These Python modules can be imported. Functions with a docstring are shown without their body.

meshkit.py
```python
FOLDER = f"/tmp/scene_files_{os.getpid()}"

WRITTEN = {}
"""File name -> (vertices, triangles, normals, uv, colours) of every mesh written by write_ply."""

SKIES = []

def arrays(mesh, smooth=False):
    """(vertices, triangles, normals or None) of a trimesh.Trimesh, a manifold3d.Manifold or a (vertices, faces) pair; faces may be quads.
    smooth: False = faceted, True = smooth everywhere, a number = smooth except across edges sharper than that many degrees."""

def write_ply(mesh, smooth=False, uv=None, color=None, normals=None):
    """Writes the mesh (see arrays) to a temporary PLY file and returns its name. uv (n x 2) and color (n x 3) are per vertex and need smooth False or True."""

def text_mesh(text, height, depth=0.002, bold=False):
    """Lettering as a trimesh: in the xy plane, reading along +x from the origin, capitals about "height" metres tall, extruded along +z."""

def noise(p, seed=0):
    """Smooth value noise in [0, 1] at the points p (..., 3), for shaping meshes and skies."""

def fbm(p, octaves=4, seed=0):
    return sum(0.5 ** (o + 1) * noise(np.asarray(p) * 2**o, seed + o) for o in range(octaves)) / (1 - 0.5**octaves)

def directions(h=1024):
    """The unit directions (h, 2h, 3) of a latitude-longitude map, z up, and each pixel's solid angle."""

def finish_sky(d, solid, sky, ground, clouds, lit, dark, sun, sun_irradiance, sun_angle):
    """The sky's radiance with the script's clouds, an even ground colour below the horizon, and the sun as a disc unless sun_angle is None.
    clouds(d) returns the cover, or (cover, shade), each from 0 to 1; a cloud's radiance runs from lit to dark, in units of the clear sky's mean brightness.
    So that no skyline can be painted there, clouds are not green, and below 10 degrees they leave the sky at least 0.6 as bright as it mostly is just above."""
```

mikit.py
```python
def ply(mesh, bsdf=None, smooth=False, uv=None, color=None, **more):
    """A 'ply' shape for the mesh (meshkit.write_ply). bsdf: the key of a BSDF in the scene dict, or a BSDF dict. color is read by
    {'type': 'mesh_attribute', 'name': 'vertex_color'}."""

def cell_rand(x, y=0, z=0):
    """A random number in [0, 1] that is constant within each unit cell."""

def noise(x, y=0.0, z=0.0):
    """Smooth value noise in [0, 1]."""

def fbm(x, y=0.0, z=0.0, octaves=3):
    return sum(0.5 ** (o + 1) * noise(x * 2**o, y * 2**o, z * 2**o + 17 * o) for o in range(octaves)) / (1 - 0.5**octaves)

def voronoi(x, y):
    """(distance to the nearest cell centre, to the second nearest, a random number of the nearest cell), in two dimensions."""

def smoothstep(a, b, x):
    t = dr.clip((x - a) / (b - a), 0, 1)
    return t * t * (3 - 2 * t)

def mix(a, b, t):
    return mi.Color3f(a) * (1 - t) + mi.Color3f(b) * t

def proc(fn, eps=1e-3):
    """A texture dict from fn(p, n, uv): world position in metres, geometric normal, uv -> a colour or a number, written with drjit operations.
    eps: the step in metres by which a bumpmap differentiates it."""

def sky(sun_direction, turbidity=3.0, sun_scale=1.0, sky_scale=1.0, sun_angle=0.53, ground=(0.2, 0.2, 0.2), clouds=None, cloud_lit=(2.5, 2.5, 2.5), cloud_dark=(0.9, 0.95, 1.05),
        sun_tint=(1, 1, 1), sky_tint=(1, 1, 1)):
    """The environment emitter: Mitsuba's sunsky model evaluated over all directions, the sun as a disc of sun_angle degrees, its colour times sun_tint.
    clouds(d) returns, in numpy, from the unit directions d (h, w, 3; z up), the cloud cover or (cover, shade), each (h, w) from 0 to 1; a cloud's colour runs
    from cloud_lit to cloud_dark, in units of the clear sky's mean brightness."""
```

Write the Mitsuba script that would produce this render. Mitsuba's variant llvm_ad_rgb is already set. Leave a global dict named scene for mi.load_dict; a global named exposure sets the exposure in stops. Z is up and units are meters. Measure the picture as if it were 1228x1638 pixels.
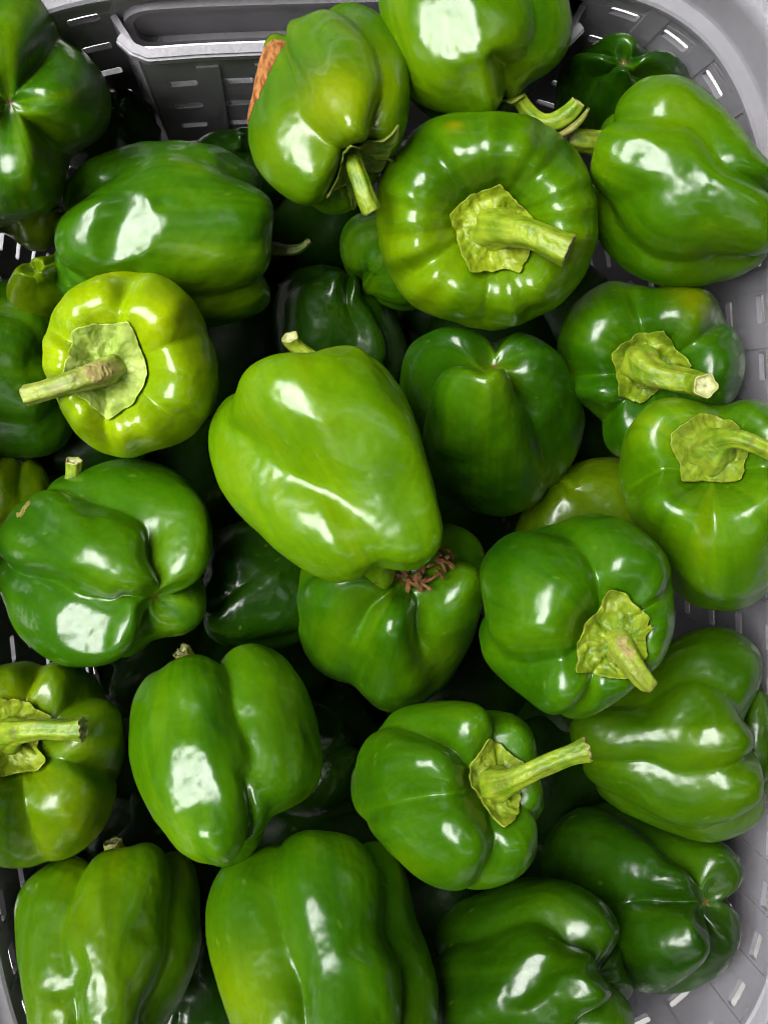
import math, random
import numpy as np
import trimesh
import mitsuba as mi
import mikit, meshkit
from scipy.interpolate import CubicSpline, LinearNDInterpolator, NearestNDInterpolator
from scipy.ndimage import gaussian_filter1d
from shapely.geometry import Polygon, box as sbox
import shapely
import drjit as dr

T = mi.ScalarTransform4f
scene, labels = {}, {}

# ------------------------------------------------------------------ camera, lamps, exposure
CAM_H = 0.36           # camera height over the middle of the top layer of peppers (z = 0)
HFOV = 42.38
exposure = 1.2
# The picture was taken leaning 8.6 degrees off the plumb line. The heap is set out square to the picture and then turned level with LEVEL,
# in which the crate, the floor and the lamps stand upright.
F_PX = 614 / math.tan(math.radians(HFOV / 2))
_dn = np.array([(441 - 614) / F_PX, (819 - 653) / F_PX, -1.0]); _dn /= np.linalg.norm(_dn)
_k = np.cross(-_dn, [0, 0, 1.0])
_K = np.array([[0, -_k[2], _k[1]], [_k[2], 0, -_k[0]], [-_k[1], _k[0], 0]])
LEVEL = np.eye(3) + _K + _K @ _K / (1 - _dn[2])
_e, _u = LEVEL @ [0, 0, CAM_H], LEVEL @ [0, 1, 0]
scene['camera'] = {'type': 'perspective', 'fov': HFOV, 'fov_axis': 'x', 'near_clip': 0.01, 'far_clip': 20.0,
                   'to_world': T().look_at(origin=_e.tolist(), target=[0, 0, 0], up=_u.tolist())}

def lamp(name, x, y, z, w, d, power, label):
    """An unseen ceiling lamp, out of view: a housing with a glowing diffuser set in it, tilted level and facing down."""
    dif = trimesh.Trimesh([[x-w/2, y-d/2, z], [x+w/2, y-d/2, z], [x+w/2, y+d/2, z], [x-w/2, y+d/2, z]], [[0, 2, 1], [0, 3, 2]], process=False)
    s = mikit.ply(dif, 'lamp_white')
    s['emitter'] = {'type': 'area', 'radiance': {'type': 'rgb', 'value': power}}
    scene[name + '__diffuser'] = s
    hb = trimesh.creation.box((w+0.03, d+0.03, 0.05)); hb.apply_translation((x, y, z+0.03))
    scene[name + '__housing'] = mikit.ply(hb, 'lamp_white')
    labels[name] = {'label': label, 'category': 'ceiling lamp'}

scene['lamp_white'] = {'type': 'diffuse', 'reflectance': {'type': 'rgb', 'value': [0.75, 0.75, 0.75]}}
CW = np.array([1.0, 1.0, 0.97])
LAMP = 11.2
lamp('unseen_ceiling_lamp', -0.74, 0.44, 1.58, 0.58, 1.50, (CW*LAMP).tolist(), 'unseen long white ceiling lamp above the left side of the crate, the nearer of a pair')  # out of view, placed to give the left-hand glints and shadows
lamp('unseen_ceiling_lamp_001', -1.46, 0.44, 1.58, 0.58, 1.50, (CW*LAMP).tolist(), 'unseen long white ceiling lamp left of the crate, the farther of a pair')  # out of view, second of the pair behind the double glints
lamp('unseen_ceiling_lamp_002', 0.75, 0.55, 1.60, 0.5, 0.5, (CW*1.0).tolist(), 'unseen dim square ceiling lamp right of the crate, lighting the right flanks')  # out of view, weakly lights the right-hand flanks
lamp('unseen_ceiling_lamp_003', 0.05, -1.25, 1.50, 1.9, 0.3, (CW*1.1).tolist(), 'unseen dim long ceiling lamp in front of the crate, lighting the far wall')  # out of view, lights the hand hold wall and the lower glints

# ------------------------------------------------------------------ helpers
def at(u, v, z):
    """The point at height z that the plan pixel (u, v) of the 1228 x 1638 picture stands for."""
    k = (CAM_H - z) / F_PX
    return np.array([(u - 614) * k, (819 - v) * k, z])

def unit(v):
    v = np.asarray(v, float)
    return v / np.linalg.norm(v)

def smooth01(a, b, x):
    t = np.clip((x - a) / (b - a), 0, 1)
    return t * t * (3 - 2 * t)

def srgb(r, g, b):
    c = np.array([r, g, b]) / 255.0
    return np.where(c < 0.04045, c / 12.92, ((c + 0.055) / 1.055) ** 2.4)

# ------------------------------------------------------------------ materials
def skin_bump(p, n, uv):
    a = mikit.fbm(p.x * 150, p.y * 150, p.z * 150, 2)
    b = mikit.noise(p.x * 430 + 7, p.y * 430, p.z * 430)
    return a * 0.00040 + b * 0.00017

def stem_bump(p, n, uv):
    return mikit.fbm(p.x * 700, p.y * 700, p.z * 700, 2) * 0.0005

def scar_bump(p, n, uv):
    return mikit.fbm(p.x * 900, p.y * 350, p.z * 900, 3) * 0.0012

def plastic_bump(p, n, uv):
    return mikit.noise(p.x * 900, p.y * 900, p.z * 900) * 0.00008

def plastic_col(p, n, uv):
    d = mikit.fbm(p.x * 30, p.y * 30, p.z * 30, 3)
    sp = mikit.noise(p.x * 400, p.y * 400, p.z * 400)
    t = mikit.smoothstep(0.35, 0.75, d) * 0.5 + sp * 0.15
    return mikit.mix((0.185, 0.177, 0.196), (0.128, 0.122, 0.135), t)

def floor_col(p, n, uv):
    d = mikit.fbm(p.x * 12, p.y * 12, 0.3, 3)
    return mikit.mix((0.78, 0.77, 0.75), (0.68, 0.67, 0.65), d)  # kept pale so the wall slots look bright against it

VC = {'type': 'mesh_attribute', 'name': 'vertex_color'}
def bump(inner, fn, eps):
    return {'type': 'twosided', 'bsdf': {'type': 'bumpmap', 'arbitrary': mikit.proc(fn, eps), 'scale': 1.0, 'bsdf': inner}}
scene['pepper_skin'] = bump({'type': 'principled', 'base_color': VC, 'roughness': 0.275, 'specular': 0.5}, skin_bump, 4e-4)
scene['gap_shade_skin'] = bump({'type': 'principled', 'base_color': VC, 'roughness': 0.45, 'specular': 0.12}, skin_bump, 4e-4)  # pepper skin dulled to stand for the dark of the gaps
scene['stem_skin'] = bump({'type': 'principled', 'base_color': VC, 'roughness': 0.5, 'specular': 0.4}, stem_bump, 3e-4)
scene['dry_skin'] = bump({'type': 'principled', 'base_color': VC, 'roughness': 0.75, 'specular': 0.25}, scar_bump, 3e-4)
scene['crate_plastic'] = bump({'type': 'principled', 'base_color': mikit.proc(plastic_col), 'roughness': 0.38, 'specular': 0.5}, plastic_bump, 3e-4)
scene['floor_surface'] = {'type': 'twosided', 'bsdf': {'type': 'principled', 'base_color': mikit.proc(floor_col), 'roughness': 0.5}}

# ------------------------------------------------------------------ the floor and the crate
Z_FLOOR = -0.203
fl = trimesh.creation.box((6, 6, 0.02)); fl.apply_translation((0, 0, Z_FLOOR - 0.01))
scene['floor'] = mikit.ply(fl, 'floor_surface')
labels['floor'] = {'label': 'pale floor around the crate, mostly out of view, brightening its slots', 'category': 'floor', 'kind': 'structure'}

CX, CY, HX, HY, EXPN, ROT = 0.0006, -0.0298, 0.1500, 0.2087, 4.9, math.radians(4.1)
_th = np.linspace(0, 2 * np.pi, 4001)
_rot = np.array([[math.cos(ROT), math.sin(ROT)], [-math.sin(ROT), math.cos(ROT)]])
def _sup(th):
    c, s = np.cos(th), np.sin(th)
    r = (np.abs(c / HX) ** EXPN + np.abs(s / HY) ** EXPN) ** (-1 / EXPN)
    return np.stack([r * c, r * s], -1) @ _rot
_pp = _sup(_th)
_arc = np.concatenate([[0], np.cumsum(np.linalg.norm(np.diff(_pp, axis=0), axis=1))])
PERIM = _arc[-1]
def ring(t):
    """Point on the crate's inner plan curve at arc length t, and the outward normal."""
    t = np.mod(t, PERIM)
    th = np.interp(t, _arc, _th)
    p = _sup(th)
    q = _sup(th + 1e-3) - _sup(th - 1e-3)
    q /= np.linalg.norm(q, axis=-1, keepdims=True)
    return p, np.stack([q[..., 1], -q[..., 0]], -1)
DRAFT = 0.02
def bend(mesh):
    """Bends a mesh laid out flat (x = arc length, y = height, z = distance outwards) round the crate."""
    v = np.asarray(mesh.vertices)
    p, n = ring(v[:, 0])
    off = v[:, 2] + (v[:, 1] - 0.008) * DRAFT
    w = np.column_stack([p + n * off[:, None] + [CX, CY], v[:, 1]])
    return trimesh.Trimesh(w, mesh.faces, process=False)
def flat(poly, o0, o1, edge=0.008):
    """The plan (arc length, height) polygon as a plate from o0 to o1 outwards, bent round the crate."""
    m = trimesh.creation.extrude_polygon(poly, o1 - o0, engine='earcut')
    m.apply_translation((0, 0, o0))
    v, f = trimesh.remesh.subdivide_to_size(m.vertices, m.faces, edge, max_iter=12)
    return bend(trimesh.Trimesh(v, f))

Z_TOP, Z_BOT, WALL = 0.008, -0.195, 0.0020
N_COL = int(round(PERIM / 0.0212))
PITCH = PERIM / N_COL
PHASE = 0.0
slot_rows = [-0.005 - 0.025 * k for k in range(8)]
BOSS_SHIFT = -0.007
# the two hand holds sit in the middle of the short ends
t_top = float(np.interp(np.pi / 2, _th, _arc)) + 0.004 + BOSS_SHIFT
t_bottom = float(np.interp(3 * np.pi / 2, _th, _arc))
HW, STEP = 0.0755, 0.0165
PHASE = ((t_top + 0.0925) / PITCH) % 1.0
cols = [(i + PHASE) * PITCH for i in range(N_COL)]
def rounded(x0, y0, x1, y1, r):
    return sbox(x0 + r, y0 + r, x1 - r, y1 - r).buffer(r, quad_segs=5)
scene_walls = 8
cuts = [k * N_COL // scene_walls for k in range(scene_walls + 1)]
n_wall = 0
CR = 'plastic_crate'
def add(key, mesh, mat, smooth=25):
    k, i = key, 0
    while k in scene:
        i += 1
        k = f'{key}_{i:03d}'
    scene[k] = mikit.ply(mesh, mat, smooth=smooth)
    return k
for s in range(scene_walls):
    a, b = cols[cuts[s]] - PITCH / 2, cols[cuts[s]] - PITCH / 2 + (cuts[s + 1] - cuts[s]) * PITCH
    poly = sbox(a, Z_BOT, b, Z_TOP)
    for i in range(cuts[s], cuts[s + 1]):
        if min(abs(cols[i] - tc) for tc in (t_top, t_bottom)) < HW + 0.0135:
            continue
        for z in slot_rows:
            poly = poly.difference(rounded(cols[i] - 0.0054, z - 0.0028, cols[i] + 0.0054, z + 0.0028, 0.0011))
    for tc in (t_top, t_bottom):
        if b > tc - HW and a < tc + HW:
            poly = poly.difference(sbox(tc - HW - 0.0055, Z_BOT - 1, tc + HW + 0.0055, -0.036))
            poly = poly.difference(rounded(tc - HW - 0.001, -0.0270, tc + HW + 0.001, -0.0010, 0.008))
    for g in getattr(poly, 'geoms', [poly]):
        if g.area > 1e-6:
            add(CR + '__wall', flat(g, 0, WALL), 'crate_plastic')
for i in range(N_COL):                      # upright ribs between the columns of slots
    t = cols[i] + PITCH / 2
    if min(abs(t - tc) for tc in (t_top, t_bottom)) < HW + 0.0125:
        continue
    top = Z_TOP
    add(CR + '__rib', flat(rounded(t - 0.0040, Z_BOT, t + 0.0040, top, 0.0008), -0.0006, -0.00005, 0.012), 'crate_plastic')

def sweep(profile, t0, t1, closed=False, step=0.006):
    """Sweeps a closed (outwards, height) profile along the crate's plan curve."""
    n = max(2, int((t1 - t0) / step))
    ts = np.linspace(t0, t1, n + (0 if closed else 1), endpoint=not closed)
    p, nn = ring(ts)
    pr = np.asarray(profile)
    m = len(pr)
    v = np.concatenate([np.column_stack([p[k] + nn[k] * (pr[:, :1]) + [CX, CY], pr[:, 1]]) for k in range(len(ts))])
    f = []
    L = len(ts)
    for k in range(L if closed else L - 1):
        k2 = (k + 1) % L
        for j in range(m):
            j2 = (j + 1) % m
            f += [[k * m + j, k2 * m + j, k2 * m + j2], [k * m + j, k2 * m + j2, k * m + j2]]
    if not closed:
        tri = trimesh.creation.triangulate_polygon(Polygon(pr), engine='earcut')
        if len(tri[0]) == m:
            f += [list(x) for x in tri[1]] + [[x[2] + (L - 1) * m, x[1] + (L - 1) * m, x[0] + (L - 1) * m] for x in tri[1]]
    mesh = trimesh.Trimesh(v, f, process=False)
    mesh.fix_normals()
    return mesh
# rim: a small ledge, an upright band, a broad rounded lip and its skirt
lip = [(-0.0014, 0.0075), (-0.0014, 0.0095), (-0.0005, 0.0105), (0.0040, 0.0110), (0.0052, 0.0125), (0.0066, 0.0235), (0.0085, 0.0265), (0.012, 0.0285),
       (0.022, 0.0290), (0.027, 0.0275), (0.0295, 0.024), (0.0300, 0.006), (0.0275, 0.006), (0.0270, 0.022), (0.022, 0.0262), (0.0125, 0.0258), (0.0092, 0.0225), (0.0075, 0.0085), (0.0060, 0.0078)]
add(CR + '__rim', sweep(lip, 0, PERIM, True, 0.004), 'crate_plastic', 35)
def plan_prism(poly, z0, z1):
    """A plan polygon in (arc length, outwards) raised from z0 to z1, bent round the crate."""
    m = trimesh.creation.extrude_polygon(poly, z1 - z0, engine='earcut')
    v, f = trimesh.remesh.subdivide_to_size(m.vertices, m.faces, 0.02, max_iter=12)
    return bend(trimesh.Trimesh(np.column_stack([v[:, 0], v[:, 2] + z0, v[:, 1]]), f))
from shapely.geometry import LineString
for tc in (t_top, t_bottom):                # hand holds: an inner wall stepped inwards under a beaded edge, a lipped opening above it and a sloping plate behind
    a, b = tc - HW, tc + HW
    n = 7
    p = (b - a - 0.004) / n
    inner = sbox(a, Z_BOT, b, -0.0045)
    for i in range(n):
        t = a + 0.002 + (i + 0.5) * p
        for z in slot_rows:
            if z < -0.02:
                inner = inner.difference(rounded(t - 0.0056, z - 0.0028, t + 0.0056, z + 0.0028, 0.0011))
    add(CR + '__inner_wall', flat(inner, -STEP, -STEP + 0.0020), 'crate_plastic')
    for i in range(1, n):
        t = a + 0.002 + i * p
        add(CR + '__rib', flat(rounded(t - 0.0042, Z_BOT, t + 0.0042, -0.0125, 0.0008), -STEP - 0.0009, -STEP - 0.00005, 0.012), 'crate_plastic')
    for p0, p1 in (((a - 0.0070, -0.0002), (a - 0.0002, -STEP + 0.001)), ((b + 0.0070, -0.0002), (b + 0.0002, -STEP + 0.001))):
        add(CR + '__step', plan_prism(LineString([p0, p1]).buffer(0.0011, cap_style='flat'), Z_BOT, -0.0045), 'crate_plastic')
    u_ = LineString([(a - 0.0060, -STEP + 0.0075), (a - 0.002, -STEP + 0.003), (a + 0.003, -STEP + 0.0006)] + [(a + q, -STEP + 0.0006) for q in np.linspace(0.006, 2 * HW - 0.006, 9)] + [(b - 0.003, -STEP + 0.0006), (b + 0.002, -STEP + 0.003), (b + 0.0060, -STEP + 0.0075)])
    add(CR + '__bead', plan_prism(u_.buffer(0.0021, cap_style='flat', quad_segs=3), -0.0044, -0.0012), 'crate_plastic', 50)
    add(CR + '__bead', plan_prism(u_.buffer(0.0013, cap_style='flat', quad_segs=3), -0.0011, -0.0002), 'crate_plastic', 50)
    lip_ = rounded(tc - HW - 0.004, -0.0300, tc + HW + 0.004, 0.0015, 0.010).difference(rounded(tc - HW - 0.001, -0.0270, tc + HW + 0.001, -0.0010, 0.008))
    add(CR + '__handle_lip', flat(lip_, -0.0026, -0.00005, 0.006), 'crate_plastic')
    add(CR + '__handle_plate', flat(rounded(tc - HW - 0.0008, -0.0268, tc + HW + 0.0008, -0.0012, 0.0075), -0.0004, 0.0016, 0.006), 'crate_plastic')
base = trimesh.creation.extrude_polygon(Polygon(_pp[:-1:20] * 0.972 + [CX, CY]), 0.004, engine='earcut')
base.apply_translation((0, 0, Z_BOT - 0.0045))
add(CR + '__base', base, 'crate_plastic', False)
labels[CR] = {'label': 'grey plastic crate with slotted ribbed walls, heaped with green bell peppers', 'category': 'crate'}

# ------------------------------------------------------------------ bell peppers
def put(key, mesh, mat, color):
    m = trimesh.Trimesh(np.asarray(mesh.vertices) @ LEVEL.T, mesh.faces, process=False)
    scene[key] = mikit.ply(m, mat, smooth=True, color=color)
NU0, NS0 = 200, 120
PROFILE = {
    'plain': [(0, .87), (.10, .868), (.22, .90), (.40, .965), (.60, 1.0), (.80, .955), (.95, .80), (1.0, .60), (.97, .40), (.89, .22), (.76, .09), (.58, .012), (.40, 0), (.24, .03), (.10, .07), (0, .08)],
    'round': [(0, .80), (.12, .80), (.25, .84), (.42, .94), (.62, 1.0), (.82, .94), (.96, .77), (1.0, .56), (.97, .36), (.88, .18), (.74, .06), (.56, .0), (.40, .0), (.24, .03), (.10, .06), (0, .07)],
    'box':   [(0, .88), (.12, .88), (.26, .92), (.45, .975), (.66, 1.0), (.86, .95), (.98, .82), (1.0, .62), (.99, .42), (.96, .22), (.88, .08), (.70, .01), (.50, 0), (.28, .03), (.10, .07), (0, .08)],
}
ALB = np.array([0.515, 0.52, 0.01])
def star_radius(poly, c, phi):
    """Distance from c to the border of the polygon (n x 2, metres) in the directions phi."""
    pts = np.asarray(poly) - c
    # densify with a smooth closed curve
    d = np.concatenate([[0], np.cumsum(np.linalg.norm(np.diff(np.vstack([pts, pts[:1]]), axis=0), axis=1))])
    cs = CubicSpline(d, np.vstack([pts, pts[:1]]), bc_type='periodic')
    q = cs(np.linspace(0, d[-1], 720, endpoint=False))
    ang, r = np.arctan2(q[:, 1], q[:, 0]), np.linalg.norm(q, axis=1)
    b = ((ang + np.pi) / (2 * np.pi) * 180).astype(int) % 180
    best = np.full(180, np.nan)
    for k in range(180):
        if (b == k).any():
            best[k] = r[b == k].max()
    g = ~np.isnan(best)
    x = (np.arange(180) + 0.5) / 180 * 2 * np.pi - np.pi
    best = np.interp(x, np.concatenate([x[g] - 2 * np.pi, x[g], x[g] + 2 * np.pi]), np.tile(best[g], 3))
    return np.interp(phi, np.concatenate([x - 2 * np.pi, x, x + 2 * np.pi]), np.tile(best, 3))

class Pepper:
    pass

def make_pepper(P, seed):
    rng = np.random.RandomState(seed)
    NU, NS = (90, 56) if P.get('low') else (NU0, NS0)
    z0 = P['z'] / 1000.0
    C = at(P['c'][0], P['c'][1], z0)
    k = (CAM_H - z0) / F_PX
    out = np.array([at(u, v, z0)[:2] for u, v in P['out']])
    # the pepper's lie is given by its stem direction against the line from the viewer, as one would set it down by eye
    w = unit(np.array([0, 0, CAM_H]) - C)
    ux = unit(np.array([1.0, 0, 0]) - w * w[0]); uy = np.cross(w, ux)
    A, view = unit(P['a']), w
    a = A[0] * ux + A[1] * uy + A[2] * w
    face = P.get('mode', 'side') == 'face'
    ref = ux if face else w
    e1 = unit(ref - a * ref.dot(a))
    e2 = np.cross(a, e1)
    def theta(deg):
        if not face:
            return math.radians(deg)
        d = math.cos(math.radians(deg)) * ux + math.sin(math.radians(deg)) * uy
        return math.atan2(d.dot(e2), d.dot(e1))
    # grooves: angle at the stem end and at the blossom end
    gr = []
    for g in P['g']:
        g0, g1 = (g if isinstance(g, tuple) else (g, g))
        t0, t1 = theta(g0), theta(g1)
        t1 = t0 + (t1 - t0 + np.pi) % (2 * np.pi) - np.pi
        gr.append((t0, t1))
    gr.sort(key=lambda g: g[0] % (2 * np.pi))
    n = len(gr)
    pts = np.array(PROFILE[P.get('prof', 'plain')], float)
    if 'cav' in P:
        w = smooth01(0.62, 0.1, pts[:, 0]) * (pts[:, 1] > 0.5)
        pts[:, 1] -= w * P['cav']
    d = np.concatenate([[0], np.cumsum(np.linalg.norm(np.diff(pts, axis=0), axis=1))])
    cs = CubicSpline(d, pts, bc_type=((1, np.array([1.0, 0])), (1, np.array([-1.0, 0]))))
    sv = np.linspace(0, 1, NS)
    prof = cs(sv * d[-1])
    rho, zz = np.maximum(prof[:, 0], 0), prof[:, 1]
    rho[0] = rho[-1] = 0
    rho = rho * (1 - P.get('tap', 0.1) * (1 - smooth01(0.0, 0.75, zz)))
    th = np.linspace(0, 2 * np.pi, NU, endpoint=False)
    S, TH = np.meshgrid(sv, th, indexing='ij')
    wob = (meshkit.fbm(np.stack([np.cos(TH) * 1.3 + seed * 3.1, np.sin(TH) * 1.3, S * 3.0], -1), 2, seed) - 0.5) * 0.30
    THw = TH + wob * np.sin(np.pi * S)
    # lobe coordinates
    W = np.ones_like(TH)
    LOB = np.zeros(TH.shape, int)
    ZZ = np.broadcast_to(zz[:, None], TH.shape)
    tw = smooth01(0.9, 0.1, ZZ)
    for i in range(n):
        ga = gr[i][0] + (gr[i][1] - gr[i][0]) * tw
        j = (i + 1) % n
        gb = gr[j][0] + (gr[j][1] - gr[j][0]) * tw
        span = np.mod(gb - ga, 2 * np.pi)
        rel = np.mod(THw - ga, 2 * np.pi)
        inside = rel < span
        w = np.abs(2 * rel / np.maximum(span, 1e-6) - 1)
        W = np.where(inside, w, W)
        LOB = np.where(inside, i, LOB)
    e = P.get('soft', 0.10)
    Wq = np.sqrt((1 - np.clip(W, 0, 1)) ** 2 + e * e) - e
    Wq = 1 - Wq / (math.sqrt(1 + e * e) - e)
    B = np.clip(Wq, 0, 1) ** P.get('pw', 2.4)
    dm, dt, db = P.get('depth', (0.13, 0.22, 0.28))
    depth = dm + (dt - dm) * smooth01(0.62, 1.0, ZZ) + (db - dm) * smooth01(0.45, 0.0, ZZ)
    lob = np.array(P.get('lob', [0.0] * n) + [0.0] * n, float)[:n]
    up = np.array(P.get('up', list((rng.rand(n) - 0.5) * 0.06)) + [0.0] * n)[:n]
    dn = np.array(P.get('dn', list((rng.rand(n) - 0.5) * 0.10)) + [0.0] * n)[:n]
    for (deg, rr, dd) in P.get('bulge', []):
        mids = [(gr[i][0] + np.mod(gr[(i + 1) % n][0] - gr[i][0], 2 * np.pi) / 2) for i in range(n)]
        b_ = int(np.argmin([abs((q_ - theta(deg) + np.pi) % (2 * np.pi) - np.pi) for q_ in mids]))
        lob[b_] += rr
        dn[b_] += dd
    R = rho[:, None] * (1 - depth * B) * (1 + lob[LOB] * (1 - B))
    sidew = smooth01(0.05, 0.55, rho)[:, None]
    Zn = ZZ - P.get('zt', 0.07) * B * sidew * smooth01(0.7, 1.0, ZZ) + P.get('zb', 0.09) * B * sidew * smooth01(0.3, 0.0, ZZ)
    Zn = Zn + up[LOB] * (1 - B) * sidew * smooth01(0.6, 1, ZZ) - dn[LOB] * (1 - B) * sidew * smooth01(0.45, 0, ZZ)
    if 'pleat' in P:
        amp, kf = P['pleat']
        ph = kf * TH + 5 * meshkit.noise(np.stack([np.cos(TH) * 2, np.sin(TH) * 2, S * 0 + seed], -1), seed)
        win = smooth01(0.10, 0.40, rho)[:, None] * smooth01(0.55, 0.9, ZZ)
        R = R * (1 + amp * np.cos(ph) * win)
        Zn = Zn + amp * 0.5 * np.cos(ph) * win
    r_px = np.mean(np.linalg.norm(out - C[:2], axis=1))
    Rm, Lm = P.get('R', r_px), P['L'] / 1000.0
    X, Y, Z = R * np.cos(TH) * Rm, R * np.sin(TH) * Rm, (Zn - 0.5) * Lm
    bend_k = P.get('bend', 0.0)
    V = X[..., None] * e1 + Y[..., None] * e2 + Z[..., None] * a
    V = V.reshape(-1, 3)
    if bend_k:
        V += np.outer(bend_k * (Zn.ravel() - 0.5) ** 2 * 4 * Rm, e2)
    off = np.array([*(at(*P['off'], z0)[:2] - C[:2]), 0]) if 'off' in P else np.zeros(3)
    V = V + off
    # broad unevenness of the flesh
    nrm = V / np.linalg.norm(V, axis=1, keepdims=True)
    q = V * 38 + seed * 7.7
    V = V + nrm * ((meshkit.fbm(q, 2, seed) - 0.5) * 0.0052 * P.get('rough', 1.0))[:, None]
    V = V + nrm * ((meshkit.fbm(V * 130 + seed, 2, seed + 5) - 0.5) * 0.0007 * P.get('dent', 1.0))[:, None]
    # footprint: each pepper's own plan outline
    q = (V + C)[:, :2] * ((CAM_H - z0) / (CAM_H - z0 - V[:, 2]))[:, None] - C[:2]      # as it covers the plan seen from above
    phi = np.arctan2(q[:, 1], q[:, 0]); rad = np.hypot(q[:, 0], q[:, 1])
    nb = 120
    b = ((phi + np.pi) / (2 * np.pi) * nb).astype(int) % nb
    have = np.zeros(nb)
    np.maximum.at(have, b, rad)
    x = (np.arange(nb) + 0.5) / nb * 2 * np.pi - np.pi
    ok = have > 0
    have = np.interp(x, np.concatenate([x[ok] - 2 * np.pi, x[ok], x[ok] + 2 * np.pi]), np.tile(have[ok], 3))
    want = star_radius(out, C[:2], x)
    ratio = want / np.maximum(have, 1e-4)
    ratio = gaussian_filter1d(ratio, P.get('fs', 2.4), mode='wrap')
    sc = np.interp(phi, np.concatenate([x - 2 * np.pi, x, x + 2 * np.pi]), np.tile(ratio, 3))
    mean = np.mean(ratio)
    sc = mean + (sc - mean) * smooth01(0.0, 0.45, rad / np.maximum(np.interp(phi, x, have), 1e-5))
    V[:, :2] += q * (sc - 1)[:, None]
    if P.get('zs'):
        V[:, 2] *= P['zs']
    V = V + C
    # flats turned between lamp and viewer, shaped to widen the white glints
    tl = LEVEL.T @ np.array([-1.09, 0.46, 1.58]) - C
    nf_ = unit(unit(tl) + view)
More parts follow.
